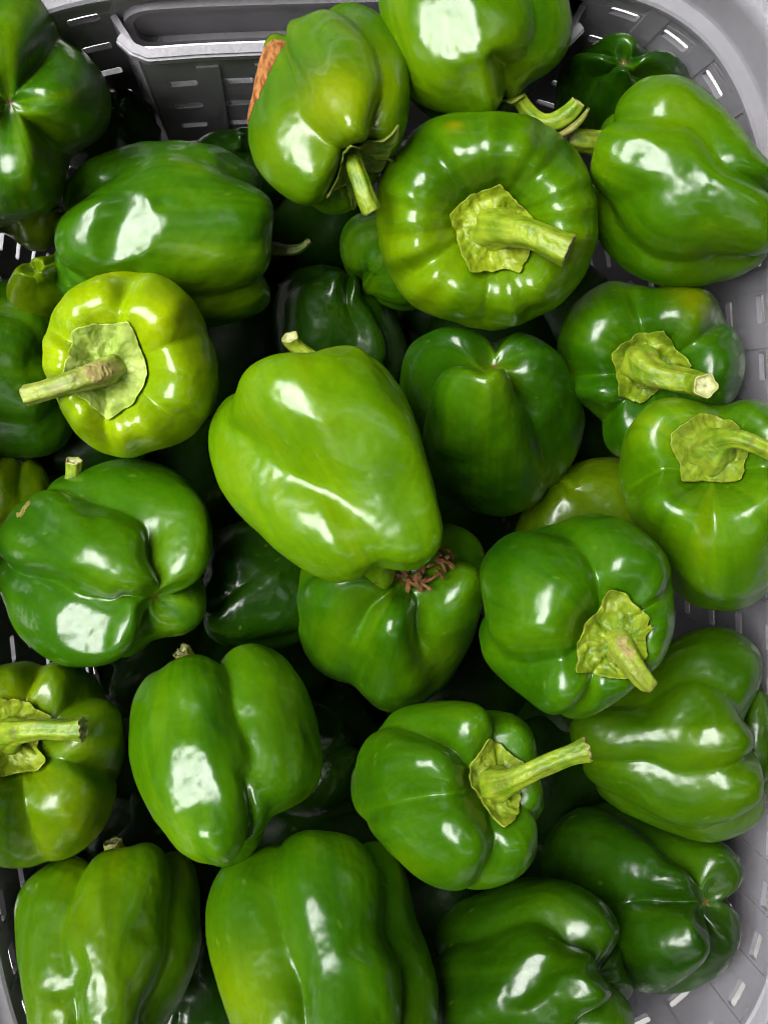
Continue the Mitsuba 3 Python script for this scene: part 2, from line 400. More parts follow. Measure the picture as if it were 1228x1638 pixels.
    for (u, v, rp, hm) in P.get('facet', []):
        kk = (CAM_H - V[:, 2]) / F_PX
        dpx = np.hypot(V[:, 0] / kk + 614 - u, 819 - V[:, 1] / kk - v)
        front = V[:, 2] > z0 - 0.004
        D = V @ nf_
        near_ = front & (dpx < rp)
        if near_.any():
            mid = front & (dpx < max(14, rp * .2))
            top_ = D[near_].max()
            lev = top_ - hm / 1000 if not mid.any() else min(top_ - hm / 1000, max(D[mid].mean() - 0.0003, top_ - 0.006))
            dd = D - lev
            sd_ = np.where(dd > 0.0016, dd - 0.0008, np.where(dd > 0, dd * dd / 0.0032, 0))
            wf_ = smooth01(rp * 1.5, rp * 0.9, dpx) * front
            pucker = (meshkit.fbm(V * 230 + seed, 2, seed + 6) - 0.5) * 0.0011 * smooth01(0, 0.0012, dd)
            V = V - nf_ * ((sd_ * 0.86 + pucker) * wf_)[:, None]
    # faces
    idx = np.arange(NS * NU).reshape(NS, NU)
    i0, i1, j0 = idx[:-1], idx[1:], np.roll(idx, -1, axis=1)
    F = np.concatenate([np.stack([i0, i1, j0[1:]], -1).reshape(-1, 3), np.stack([i0, j0[1:], j0[:-1]], -1).reshape(-1, 3)])
    V[idx[0]] = V[idx[0]].mean(0); V[idx[-1]] = V[idx[-1]].mean(0)
    m = {}
    keep = np.arange(len(V)); keep[idx[0]] = idx[0, 0]; keep[idx[-1]] = idx[-1, 0]
    F = keep[F]
    F = F[(F[:, 0] != F[:, 1]) & (F[:, 1] != F[:, 2]) & (F[:, 0] != F[:, 2])]
    # colour: blotches, fine lengthwise streaks, paler shoulders
    c0, c1, c2 = (np.array(c) * ALB * (0.6 if P.get('low') else 1) for c in P.get('col', (DARK, MID, LIGHT)))  # low ones darkened further: gap shade put into their colour
    bl = meshkit.fbm(np.stack([np.cos(TH) * 1.5 + seed, np.sin(TH) * 1.5, ZZ * 1.6], -1).reshape(-1, 3), 3, seed + 11)
    st = meshkit.fbm(np.stack([np.cos(TH) * 22, np.sin(TH) * 22, ZZ * 2.2 + seed], -1).reshape(-1, 3), 2, seed + 3)
    st2 = meshkit.fbm(np.stack([np.cos(TH) * 6, np.sin(TH) * 6, ZZ * 1.4 + seed], -1).reshape(-1, 3), 2, seed + 4)
    t = np.clip(0.5 + (bl - 0.5) * 1.5 + (st - 0.5) * 0.28 * P.get('streak', 1.0) + (st2 - 0.5) * 0.45, 0, 1)
    col = np.where(t[:, None] < 0.5, c0 + (c1 - c0) * (t * 2)[:, None], c1 + (c2 - c1) * (t * 2 - 1)[:, None])
    for (u, v, rpx, cc, s) in P.get('patch', []):
        q = at(u, v, z0)
        dd = np.hypot(V[:, 0] - q[0], V[:, 1] - q[1]) / (rpx * k)
        wgt = np.exp(-dd ** 2) * s * (V[:, 2] > z0 - 0.01)
        col = col + (np.array(cc) * ALB - col) * wgt[:, None]
    db_ = np.linalg.norm(V - V[idx[-1, 0]], axis=1) + (meshkit.noise(V * 900, seed) - .5) * .0012
    col = col + (srgb(70, 56, 20) - col) * (smooth01(.0019, .0008, db_) * .85)[:, None]
    fine = meshkit.noise(V * 900, seed + 9)
    col = col * (0.93 + 0.14 * fine)[:, None]
    spk = smooth01(.90, .97, meshkit.noise(V * 700 + 31, seed + 21)) * .22
    col = col + (srgb(150, 170, 70) - col) * spk[:, None] * .6
    o = Pepper()
    used = np.unique(F); rm = np.full(len(V), -1); rm[used] = np.arange(len(used))
    o.mesh = trimesh.Trimesh(V[used], rm[F], process=False)
    o.color = np.clip(col[used], 0, 1)
    if o.mesh.volume < 0:
        o.mesh.invert()
    o.V, o.idx, o.k, o.C, o.a, o.e1, o.e2, o.z0 = V, idx, k, C, a, e1, e2, z0
    o.S, o.Bp = V[idx[0, 0]], V[idx[-1, 0]]
    o.F = rm[F]
    rows = idx[: NS * 2 // 5]
    vv = V[rows.ravel()] - o.S
    o.hx, o.hy, o.hz = vv @ e1, vv @ e2, vv @ a
    o.height = LinearNDInterpolator(np.column_stack([o.hx, o.hy]) + rng.randn(len(vv), 2) * 1e-7, o.hz)
    o.near = NearestNDInterpolator(np.column_stack([o.hx, o.hy]), o.hz)
    return o

def to_axis(o, u, v):
    """A plan pixel taken down onto the shoulder round the stem pit, in the pepper's own axes."""
    z, h, xy = o.S[2], 0.0, None
    for _ in range(14):
        p = at(u, v, z) - o.S
        xy = np.array([p @ o.e1, p @ o.e2])
        hn = float(o.near(*xy)) + 0.001
        h = hn if xy is None else 0.5 * h + 0.5 * hn
        z = o.S[2] + (h - o.a[0] * p[0] - o.a[1] * p[1]) / o.a[2]
    return xy

def stem_color(V, seed, base, alt, brown=0.0):
    t = meshkit.fbm(V * 260, 3, seed)
    col = np.array(base) + (np.array(alt) - np.array(base)) * smooth01(0.3, 0.7, t)[:, None]
    if brown:
        b = smooth01(0.60, 0.72, meshkit.fbm(V * 420, 2, seed + 8))[:, None] * brown
        col = col + (srgb(120, 92, 48) - col) * b
    return col * 0.56

def make_calyx(o, spec, seed):
    if spec.get('poly'):
        pts = np.array([to_axis(o, u, v) for u, v in spec['poly']])
        c = to_axis(o, *spec['c'])
    else:
        n, r0, r1 = spec['star']
        rng = np.random.RandomState(seed)
        pts = []
        for i in range(2 * n):
            r = (r1 if i % 2 == 0 else r0) * (0.88 + 0.24 * rng.rand()) / 1000
            t = (i + 0.35 * rng.rand()) * np.pi / n
            pts.append((r * math.cos(t), r * math.sin(t)))
        pts = np.array(pts); c = np.zeros(2)
    nt, nf = 26, 160
    ang = np.linspace(0, 2 * np.pi, nf, endpoint=False)
    # straight-sided outline so that the tips stay pointed
    poly = Polygon(pts)
    ring_ = np.array(poly.exterior.segmentize(0.0004).coords)[:-1] - c
    pa, pr = np.arctan2(ring_[:, 1], ring_[:, 0]), np.linalg.norm(ring_, axis=1)
    s = np.argsort(pa)
    Rf = np.interp(ang, np.concatenate([pa[s] - 2 * np.pi, pa[s], pa[s] + 2 * np.pi]), np.tile(pr[s], 3))
    Rf = 0.35 * gaussian_filter1d(Rf, 1.5, mode='wrap') + 0.65 * Rf
    Rf = Rf * (1 + spec.get('rag', 0.16) * (meshkit.fbm(np.stack([np.cos(ang) * 3.5, np.sin(ang) * 3.5, ang * 0 + seed], -1), 3, seed + 7) - 0.5))
    tt = np.linspace(0.0, 1, nt) ** 0.85
    TT, AA = np.meshgrid(tt, ang, indexing='ij')
    RR = TT * Rf[None]
    X, Y = c[0] + RR * np.cos(AA), c[1] + RR * np.sin(AA)
    H = o.height(X, Y)
    Hn = o.near(X, Y)
    H = np.where(np.isnan(H), Hn, H)
    edge = gaussian_filter1d(H[-1], 2, mode='wrap')
    zc = spec.get('rise', 0.003) + float(o.near(c[0], c[1]))
    f = TT ** spec.get('cone', 1.3)
    Hc = edge[None] * f + zc * (1 - f)
    sm = 0.0012
    Hc = np.maximum(Hc, H + 0.0006) * 0.5 + 0.5 * (H + 0.0006 + np.logaddexp(0, (Hc - H - 0.0006) / sm) * sm)
    wr = meshkit.fbm(np.stack([X * 260, Y * 260, X * 0 + seed], -1).reshape(-1, 3), 3, seed).reshape(X.shape) - 0.45
    wr = wr - 0.35 * np.abs(meshkit.noise(np.stack([X * 330, Y * 330, X * 0 + seed + 3], -1).reshape(-1, 3), seed + 4).reshape(X.shape) - 0.5)
    ribs = np.cos(AA * spec.get('ribs', 6) + seed) * np.sin(np.pi * TT)
    Hc = Hc + wr * 0.8 * spec.get('wrinkle', 0.0030) * smooth01(0, 0.4, TT) + ribs * 0.0004
    lift = smooth01(0.72, 1.0, TT) * 0.65 * spec.get('lift', 0.0014) * (0.35 + 1.3 * meshkit.noise(np.stack([np.cos(AA) * 2.5, np.sin(AA) * 2.5, AA * 0 + seed], -1).reshape(-1, 3), seed + 2).reshape(X.shape))
    Hc = np.maximum(Hc, H + 0.0004) + lift
    P3 = lambda hh: (o.S + X[..., None] * o.e1 + Y[..., None] * o.e2 + hh[..., None] * o.a).reshape(-1, 3)
    top, bot = P3(Hc), P3(Hc - 0.0008)
    idx = np.arange(nt * nf).reshape(nt, nf)
    j = np.roll(idx, -1, axis=1)
    q = np.concatenate([np.stack([idx[:-1], idx[1:], j[1:]], -1).reshape(-1, 3), np.stack([idx[:-1], j[1:], j[:-1]], -1).reshape(-1, 3)])
    nn = nt * nf
    e = idx[-1]; e2 = j[-1]
    rimf = np.concatenate([np.stack([e, e + nn, e2 + nn], -1), np.stack([e, e2 + nn, e2], -1)])
    F = np.concatenate([q, q[:, ::-1] + nn, rimf])
    V = np.concatenate([top, bot])
    mesh = trimesh.Trimesh(V, F, process=False)
    if mesh.volume < 0:
        mesh.invert()
    col = stem_color(V, seed, spec.get('c0', CAL0), spec.get('c1', CAL1), spec.get('brown', 0.25))
    edgew = np.tile((smooth01(0.95, 1.0, TT) * 0.22).ravel(), 2)[:, None]
    col = col + (np.array(spec.get('edge', srgb(122, 116, 40))) - col) * edgew
    vein = np.tile((np.abs(np.sin(AA * 9 + 4 * wr)) ** 12 * 0.25 * smooth01(.2, .5, TT)).ravel(), 2)[:, None]
    col = col * (1 - vein)
    return mesh, np.clip(col, 0, 1)

def tube(path, radii, seed, ridges=5, ridge=0.08, n_len=44, n_rad=40):
    path, radii = np.asarray(path, float), np.asarray(radii, float)
    d = np.concatenate([[0], np.cumsum(np.linalg.norm(np.diff(path, axis=0), axis=1))])
    x = np.linspace(0, d[-1], n_len)
    C = CubicSpline(d, path)(x) if len(path) > 2 else np.array([np.interp(x, d, path[:, i]) for i in range(3)]).T
    from scipy.interpolate import PchipInterpolator
    r = PchipInterpolator(d, radii)(x)
    t = np.gradient(C, axis=0); t /= np.linalg.norm(t, axis=1, keepdims=True)
    u = np.cross(t[0], [0.3, 0.2, 0.9]); u = unit(u)
    rows = []
    a = np.linspace(0, 2 * np.pi, n_rad, endpoint=False)
    for i in range(n_len):
        u = unit(u - t[i] * u.dot(t[i])); w = np.cross(t[i], u)
        nz = meshkit.noise(np.stack([np.cos(a) * 1.5, np.sin(a) * 1.5, np.full(n_rad, i * 0.13)], -1), seed) - 0.5
        rr = r[i] * (1 + ridge * np.cos(ridges * a + 0.015 * i) + 0.16 * nz)
        rows.append(C[i] + rr[:, None] * (np.cos(a)[:, None] * u + np.sin(a)[:, None] * w))
    V = np.concatenate(rows)
    idx = np.arange(n_len * n_rad).reshape(n_len, n_rad)
    j = np.roll(idx, -1, axis=1)
    F = np.concatenate([np.stack([idx[:-1], j[:-1], j[1:]], -1).reshape(-1, 3), np.stack([idx[:-1], j[1:], idx[1:]], -1).reshape(-1, 3)])
    V = np.vstack([V, C[0]])
    tube.fibre = np.append(meshkit.fbm(np.stack([np.tile(np.cos(a) * 7, n_len), np.tile(np.sin(a) * 7, n_len), np.repeat(np.arange(n_len) * 0.07, n_rad)], -1), 2, seed + 1), .5)
    F = np.vstack([F, np.stack([np.full(n_rad, len(V) - 1), j[0], idx[0]], -1)])
    return trimesh.Trimesh(V, F, process=False), rows[-1], C[-1], t[-1]

def cut_disc(rim, c, t, seed, ragged=0.0):
    """The cut face at the end of a stem: a rind, a darker ring and a pale pith, a little uneven."""
    rng = np.random.RandomState(seed)
    fr = [1.0, 0.97, 0.86, 0.7, 0.5, 0.28, 0.0]
    hh = [0.0, 0.0005, 0.0003, -0.0004, -0.0002, -0.0006, -0.0008]
    cc = [srgb(150, 150, 70), srgb(190, 185, 120), srgb(160, 165, 85), srgb(185, 190, 120), srgb(205, 208, 150), srgb(215, 214, 160), srgb(180, 180, 110)]
    V, col = [], []
    R = np.mean(np.linalg.norm(rim - c, axis=1))
    for f, h, k in zip(fr, hh, cc):
        jit = meshkit.noise(rim * 900 + f * 5, seed) - 0.5
        V.append(c + (rim - c) * f + t * (h + jit[:, None] * (0.0007 + ragged * 0.003) * (f < 1)))
        col.append(np.tile(k, (len(rim), 1)) * (0.85 + 0.3 * meshkit.noise(rim * 1500 + f * 9, seed + 1))[:, None])
    V, col = np.concatenate(V), np.concatenate(col)
    n = len(rim)
    idx = np.arange(len(V)).reshape(len(fr), n)
    j = np.roll(idx, -1, axis=1)
    F = np.concatenate([np.stack([idx[:-1], j[:-1], j[1:]], -1).reshape(-1, 3), np.stack([idx[:-1], j[1:], idx[1:]], -1).reshape(-1, 3)])
    return trimesh.Trimesh(V, F, process=False), np.clip(col, 0, 1)

def patch_mesh(mesh, poly_px, z, offset, zmin=-1.0):
    """The piece of a surface that lies under a plan polygon, lifted a little: a scar or a dry patch."""
    P = Polygon([at(u, v, z)[:2] for u, v in poly_px])
    sub = mesh.copy()
    v, f = np.array(sub.vertices), np.array(sub.faces)
    cen = v[f].mean(1)
    sel = (cen[:, 2] > zmin) & (sub.face_normals[:, 2] > 0.1) & shapely.contains_xy(P.buffer(0.004), cen[:, 0], cen[:, 1])
    sub = trimesh.Trimesh(v, f[sel], process=True)
    sub.remove_unreferenced_vertices()
    for _ in range(2):
        sub = sub.subdivide()
    n = sub.vertex_normals
    w = np.array(sub.vertices)
    ins = shapely.contains_xy(P, w[:, 0], w[:, 1])
    dist = shapely.distance(P.exterior, shapely.points(w[:, 0], w[:, 1]))
    jag = (meshkit.fbm(w * 600, 2, 3) - 0.5) * 0.0016
    sd = np.where(ins, dist, -dist) + jag
    keepf = (sd[sub.faces] > 0).all(1)
    w = w + n * (offset * smooth01(-0.0002, 0.0012, sd) + 0.00005)[:, None]
    m = trimesh.Trimesh(w, sub.faces[keepf], process=False)
    m.remove_unreferenced_vertices()
    parts = m.split(only_watertight=False)
    return max(parts, key=lambda q: q.area) if len(parts) > 1 else m

# greens measured for skins in even light, save the darkened gap set
DARK, MID, LIGHT = srgb(36, 80, 10), srgb(62, 112, 14), srgb(104, 142, 16)
GREEN = (DARK, MID, LIGHT)
GAP_SHADE = (srgb(20, 54, 8), srgb(28, 66, 9), srgb(44, 84, 11))  # darkened green: the shade between peppers is put into the colour
BRIGHT = (srgb(60, 112, 12), srgb(88, 135, 14), srgb(125, 158, 18))
YELLOW = (srgb(126, 162, 8), srgb(152, 182, 16), srgb(178, 198, 36))
CAL0, CAL1 = srgb(104, 136, 10), srgb(142, 164, 26)
STM0, STM1 = srgb(106, 140, 10), srgb(148, 170, 34)

peppers = []
def pepper(label, **P):
    P['label'] = label
    peppers.append(P)
# A: top left corner, blossom end up
pepper('dark green pepper in the top left corner, its four lobes meeting in a facing pit', z=18, c=(25,160), mode='face', a=(0.05,0.02,-1), L=88, g=[52,-48,-130,142],
       depth=(.16,.2,.40), zb=.14, soft=.07, col=GREEN,
       out=[(95,50),(130,80),(165,120),(178,160),(174,200),(152,225),(118,245),(105,290),(88,335),(40,350),(-10,350),(-50,325),(-72,250),(-80,160),(-70,60),(-35,-14),(30,-36),(75,-16)])
# B: lying level, stem to the right
pepper('dark green pepper lying on its side above the pale green one, its stem pointing right', z=-8, c=(262,368), a=(1,-.05,-.05), L=84, g=[-62,48,150,-150],
       depth=(.13,.20,.22), soft=.06, rough=1.3, dent=1.6, col=GREEN, prof='box', tap=.02,
       facet=[(255,385,80,1.6)], out=[(84,375),(90,345),(103,300),(130,262),(180,236),(235,224),(300,224),(345,232),(388,257),(418,290),(438,325),(438,370),(428,400),(436,450),(430,482),(400,505),(340,520),(250,515),(160,492),(110,478),(84,462),(79,430),(86,400)],
       stem=dict(path=[(415,395,-1),(440,398,2),(468,400,3),(492,386,6)], r=[13,10,8,5], dark=.55), calyx=dict(star=(5,9,15), rise=.002, c0=srgb(70,92,40), c1=srgb(96,108,60)))
# C: top, scar on its left
pepper('yellowish green pepper with an orange brown scar on its left shoulder, by the hand hold', z=30, c=(530,165), a=(.30,-.62,.62), L=86, g=[22,-48,100,-140],
       depth=(.14,.24,.24), soft=.09, col=(srgb(54,104,8), srgb(84,128,8), srgb(116,146,10)), patch=[(600,60,70,srgb(56,104,12),.7),(545,225,55,srgb(158,168,14),.6),(450,280,45,srgb(120,150,16),.5)],
       out=[(398,190),(405,150),(414,110),(424,70),(438,44),(462,36),(490,38),(500,18),(525,5),(560,2),(600,14),(632,50),(652,105),(657,160),(648,215),(628,250),(595,290),(560,335),(515,343),(475,325),(440,303),(410,270),(398,230)],
       stem=dict(path=[(552,238,-3),(562,250,5),(574,285,8),(593,334,6)], r=[22,15,14,16]), calyx=dict(star=(5,9,17), rise=.003, lift=.002, c0=srgb(84,118,30), c1=srgb(130,150,44)),
       scar=[(446,62),(459,70),(456,86),(449,108),(437,142),(424,176),(404,206),(388,200),(390,155),(400,112),(415,82),(430,66)])
# D: top, between
pepper('large green pepper at the top edge between the scarred one and the slotted wall', z=26, c=(760,55), a=(.28,-.93,.15), L=92, g=[-42,85,170,-130],
       depth=(.12,.24,.22), soft=.06, dent=.6, rough=.7, col=(srgb(52,100,12), srgb(80,126,16), srgb(116,150,24)), patch=[(800,150,50,srgb(120,148,20),.5)],
       facet=[(715,95,70,1.8)], out=[(606,-40),(612,40),(632,110),(665,170),(710,196),(770,198),(806,182),(818,150),(845,130),(880,114),(905,85),(916,50),(912,5),(895,-45),(850,-90),(760,-112),(670,-95)],
       stem=dict(path=[(832,160,-3),(845,178,3),(872,196,5),(905,184,7),(924,164,9)], r=[12,12,13,14,12]), sepal=dict(path=[(862,214,-8),(890,216,-5),(912,206,-2),(930,190,1),(941,173,4)], r=[3,5,7,6,3]), calyx=dict(star=(5,6,11), rise=.002))
# E: top right
pepper('big green pepper lying at the right wall near the top, its pale stem pointing left', z=12, c=(1095,290), a=(-.93,.36,.05), L=92, g=[36,-58,120,-130], prof='box', tap=-.04,
       depth=(.12,.22,.26), soft=.07, col=(srgb(44,96,10), srgb(74,122,14), srgb(106,146,18)), patch=[(1040,230,60,srgb(110,146,18),.5),(1130,420,50,srgb(74,104,34),.5)],
       facet=[(1045,265,80,2.0)], out=[(942,292),(945,245),(960,205),(976,175),(1000,150),(1014,133),(1040,118),(1078,114),(1112,127),(1150,160),(1190,200),(1230,248),(1254,300),(1250,360),(1238,410),(1205,425),(1190,430),(1150,450),(1100,461),(1040,453),(990,426),(960,386),(948,340)],
       stem=dict(path=[(985,228,-4),(950,226,3),(912,222,5)], r=[18,19,16]))
# F: top right corner, deep
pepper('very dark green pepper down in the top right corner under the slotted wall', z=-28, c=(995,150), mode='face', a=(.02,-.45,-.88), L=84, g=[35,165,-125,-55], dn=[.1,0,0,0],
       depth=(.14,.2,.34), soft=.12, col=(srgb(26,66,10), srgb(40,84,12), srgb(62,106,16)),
       out=[(893,125),(905,92),(945,72),(965,55),(990,47),(1015,52),(1030,76),(1060,78),(1085,90),(1103,118),(1110,170),(1090,230),(1040,262),(980,262),(920,230),(885,175)])
# G: upper middle, stem up
pepper('round pleated green pepper standing stem up, its pentagon calyx facing the viewer', z=8, c=(780,352), mode='face', a=(.04,-.03,1), L=74, g=[-91,-146,128,48,-28], prof='round', cav=.04,
       depth=(.03,.10,.2), pw=3.2, soft=.08, pleat=(.011,17), zt=.05, up=[0,.0,.0,0,0], dent=1.6, col=(srgb(58,104,12), srgb(86,132,14), srgb(122,156,18)), patch=[(715,262,12,srgb(150,150,20),.8),(790,480,60,srgb(116,152,16),.5)],
       out=[(602,340),(605,290),(625,245),(660,207),(700,185),(745,177),(800,175),(850,185),(895,210),(928,248),(948,292),(957,340),(953,392),(940,432),(924,460),(884,494),(840,514),(800,529),(760,526),(705,506),(660,491),(638,465),(618,430),(606,388)],
       calyx=dict(poly=[(720,345),(737,320),(770,305),(798,293),(813,312),(832,330),(851,350),(846,400),(834,440),(806,431),(749,436),(738,405)], c=(786,368), rise=.008, lift=.0035, wrinkle=.004, ribs=5, c0=srgb(128,152,8), c1=srgb(156,174,24), brown=.1),
       stem=dict(path=[(786,366,-3),(792,366,6),(815,368,14),(850,375,19),(885,390,22),(908,400,23)], r=[40,34,25,23,24,26], c0=srgb(118,148,8), c1=srgb(152,174,28), brown=.1))
# H: left, pale
pepper('pale yellow green pepper stem up on the left, a brown patch on its stem', z=10, c=(207,582), mode='face', a=(-.16,-.02,.98), L=80, g=[80,150,-160,-100,-40,20], prof='round', cav=-.02,
       depth=(.04,.12,.2), pw=3, soft=.10, pleat=(.010,13), zt=.05, col=YELLOW, patch=[(310,640,60,srgb(96,138,12),.5)],
       out=[(67,585),(70,535),(82,500),(110,465),(150,441),(200,435),(250,437),(282,454),(312,486),(334,532),(347,580),(348,620),(336,665),(311,696),(262,716),(212,730),(170,731),(145,712),(106,676),(90,635),(74,610)],
       calyx=dict(poly=[(112,530),(150,518),(206,516),(222,546),(236,598),(212,648),(173,673),(140,645),(100,612),(110,570)], c=(172,592), rise=.004, lift=.0006, wrinkle=.0028, c0=srgb(150,178,60), c1=srgb(178,198,96), brown=.03, edge=srgb(170,190,90)),
       stem=dict(path=[(186,588,-2),(176,590,6),(158,597,12),(112,612,16),(66,626,15),(42,632,14)], r=[26,22,20,18,16,17], c0=srgb(134,154,44), c1=srgb(168,180,80), patch=[(134,586),(150,576),(180,577),(184,588),(166,612),(150,614),(138,602)]))
# I: left edge, dark
pepper('dark green pepper at the left edge, half under the pale one', z=-24, c=(5,590), a=(-1,.05,.0), L=92, g=[38,-40,140,-140], depth=(.12,.2,.24), soft=.07, col=GREEN,
       out=[(-78,600),(-74,510),(-54,456),(-30,446),(20,448),(60,465),(88,497),(104,545),(114,620),(118,690),(98,722),(45,733),(-30,730),(-66,690)])
# J: centre
pepper('large bright green pepper lying on top in the middle of the heap', z=30, c=(522,742), a=(-.40,.86,-.12), L=92, g=[(-70,10),(104,98),150,-150], zs=.85, prof='box',
       depth=(.38,.20,.30), soft=.36, pw=1.6, tap=.06, lob=[.05,0,0,.02], dent=1.0, col=(srgb(78,124,8), srgb(102,146,8), srgb(128,162,10)), patch=[(530,556,14,srgb(176,176,24),.7)],
       out=[(385,590),(405,568),(440,558),(480,560),(505,564),(520,552),(545,547),(580,555),(612,582),(640,620),(660,660),(680,720),(695,780),(704,830),(702,850),(706,872),(695,900),(667,918),(640,924),(600,933),(560,936),(520,926),(480,911),(440,882),(405,846),(370,810),(345,766),(332,716),(335,680),(350,656),(372,640),(376,618)],
       stem=dict(path=[(520,590,-2),(495,570,-2),(472,552,0),(464,540,2)], r=[12,12,12,14]))
# K: right of centre, shaded
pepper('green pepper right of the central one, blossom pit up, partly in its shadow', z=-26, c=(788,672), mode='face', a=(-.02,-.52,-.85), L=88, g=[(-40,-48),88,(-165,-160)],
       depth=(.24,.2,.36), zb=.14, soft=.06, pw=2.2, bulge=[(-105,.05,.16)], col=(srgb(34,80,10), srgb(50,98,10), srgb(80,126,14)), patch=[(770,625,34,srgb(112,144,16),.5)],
       out=[(640,600),(645,570),(660,545),(685,529),(720,524),(760,532),(795,542),(805,532),(830,530),(865,542),(897,570),(922,610),(934,650),(931,700),(916,740),(886,780),(856,806),(815,825),(770,817),(715,797),(670,750),(645,680)])
# L: right, dark, stem
pepper('dark green pepper at the right wall, its stem curled round to a cut end', z=-26, c=(1045,588), mode='face', a=(.0,-.02,1), L=80, g=[105,35,-50,-130,185], cav=.03,
       depth=(.13,.26,.2), soft=.08, col=(srgb(32,76,10), srgb(50,100,12), srgb(84,128,14)), patch=[(1062,510,34,srgb(132,142,12),.7)],
       out=[(893,575),(897,525),(926,478),(960,455),(1000,447),(1034,462),(1080,456),(1120,460),(1144,470),(1152,505),(1178,524),(1190,560),(1190,600),(1172,642),(1142,675),(1110,712),(1050,738),(990,732),(962,705),(962,668),(925,640),(900,612)],
       calyx=dict(poly=[(979,566),(1000,545),(1016,534),(1062,527),(1080,556),(1108,587),(1090,594),(1068,606),(1049,628),(1024,645),(989,633),(986,603)], c=(1036,588), rise=.004, lift=.003, wrinkle=.0036),
       stem=dict(path=[(1022,590,-2),(1030,586,7),(1040,595,10),(1066,604,13),(1100,611,15),(1122,616,22),(1128,617,27)], r=[38,30,24,21,20,19,19]))
# M: right edge, stem
pepper('bright green pepper at the right edge with a broad calyx and a frayed stem', z=-4, c=(1138,800), mode='face', a=(0.02,.34,.94), L=92, g=[82,185,-90,0], cav=.03,
       depth=(.10,.24,.2), soft=.07, col=(srgb(60,108,12), srgb(88,136,14), srgb(120,154,20)),
       out=[(991,750),(997,700),(1015,665),(1045,641),(1085,634),(1122,648),(1146,646),(1182,637),(1230,645),(1272,690),(1287,760),(1282,840),(1262,900),(1228,946),(1190,975),(1150,982),(1105,968),(1075,935),(1045,890),(1013,840),(995,795)],
       calyx=dict(poly=[(1070,695),(1098,676),(1124,662),(1146,667),(1176,682),(1207,706),(1194,736),(1186,768),(1134,772),(1091,771),(1084,740),(1074,720)], c=(1140,718), rise=.003, lift=.0025, wrinkle=.003, c0=srgb(128,152,36)),
       stem=dict(path=[(1134,722,-3),(1142,716,6),(1158,704,12),(1182,702,17),(1215,714,19),(1250,728,20)], r=[40,34,20,15,14,15]))
# M2: hidden behind
pepper('olive green pepper low down between the shaded pepper and the right hand one', z=-58, c=(930,800), a=(.6,-.5,-.2), L=84, g=[10,120,-120], depth=(.12,.2,.24), col=(srgb(62,94,10), srgb(84,112,12), srgb(104,128,18)),
       out=[(822,860),(845,805),(878,765),(925,738),(985,732),(1035,750),(1060,810),(1040,880),(980,930),(900,940),(840,915)])
# N: lower right of centre
pepper('green pepper tilted right of centre with a torn triangular calyx and a stub of stem', z=16, c=(924,988), mode='face', a=(.30,-.16,.94), L=84, g=[(112,128),(28,10),-50,(-112,-118),(-160,172)], cav=.02,
       depth=(.13,.20,.2), soft=.07, col=(srgb(36,86,10), srgb(56,108,10), srgb(90,138,16)),
       out=[(764,927),(769,900),(784,875),(809,857),(834,846),(884,842),(914,826),(954,820),(994,830),(1029,850),(1059,880),(1079,915),(1082,940),(1075,962),(1083,985),(1079,1020),(1066,1050),(1046,1080),(1012,1104),(979,1128),(954,1143),(919,1153),(879,1146),(849,1122),(814,1096),(779,1062),(763,1030),(764,1005),(776,990)],
       calyx=dict(poly=[(969,942),(1001,950),(1029,980),(1048,990),(1044,998),(1024,1006),(1030,1034),(1026,1070),(1000,1086),(964,1080),(914,1077),(924,1055),(921,1025),(934,995),(959,970)], c=(985,1030), rise=.005, lift=.003, wrinkle=.0045, ribs=4),
       stem=dict(path=[(984,1024,-3),(990,1030,6),(1003,1050,11),(1022,1078,13),(1036,1094,12)], r=[32,26,20,17,15], c0=srgb(140,156,52), patch=[(984,1024),(1004,1020),(1004,1034),(1016,1040),(1008,1052),(994,1046)]))
# O: below the centre
pepper('green pepper under the central one with dried brown blossom scraps in its pit', z=-26, c=(622,990), mode='face', a=(-.12,-.34,-.93), L=86, g=[(-60,-68),(-120,-140),25,165], depth=(.08,.15,.26), zb=.12, soft=.16,
       col=(srgb(40,88,10), srgb(60,110,12), srgb(88,132,16)), patch=[(690,1050,50,srgb(104,138,16),.4)],
       out=[(471,935),(480,900),(520,865),(570,845),(640,835),(720,840),(758,852),(778,885),(774,930),(766,990),(746,1042),(716,1091),(680,1126),(640,1140),(600,1130),(578,1105),(560,1094),(530,1086),(500,1062),(480,1022),(471,978)])
# P: left
pepper('deep lobed green pepper on the left with a scabby mark near the edge', z=-2, c=(165,902), mode='face', a=(-.52,.34,-.78), L=90, g=[(122,108),(-172,175),(8,12),-98], depth=(.25,.24,.40), zb=.13, soft=.04, pw=2.1,
       col=(srgb(42,92,10), srgb(64,114,12), srgb(92,136,16)), patch=[(120,1010,70,srgb(40,92,16),.7)],
       facet=[(105,1010,60,1.2)], out=[(-12,890),(0,850),(28,812),(65,780),(110,760),(146,752),(165,740),(200,733),(250,740),(292,756),(322,790),(337,840),(335,885),(328,920),(334,955),(326,990),(302,1012),(270,1019),(248,1008),(240,1027),(215,1051),(165,1063),(110,1067),(60,1046),(25,1011),(10,966),(-4,935)],
       stem=dict(path=[(112,800,0),(114,775,2),(117,755,4),(118,738,6)], r=[13,12,12,13], free=True), scar2=[(36,822),(44,818),(50,804),(62,800),(66,806),(58,814),(52,826),(40,829)])
pepper('strip of yellow green pepper low at the left edge above the scabby one', z=-26, c=(10,810), a=(.2,.9,-.1), L=84, g=[20,120,-100], col=(srgb(66,104,10), srgb(92,122,12), srgb(120,140,20)),
       out=[(-66,800),(-60,752),(-30,735),(30,733),(68,745),(85,790),(80,850),(30,890),(-30,898),(-60,860)])
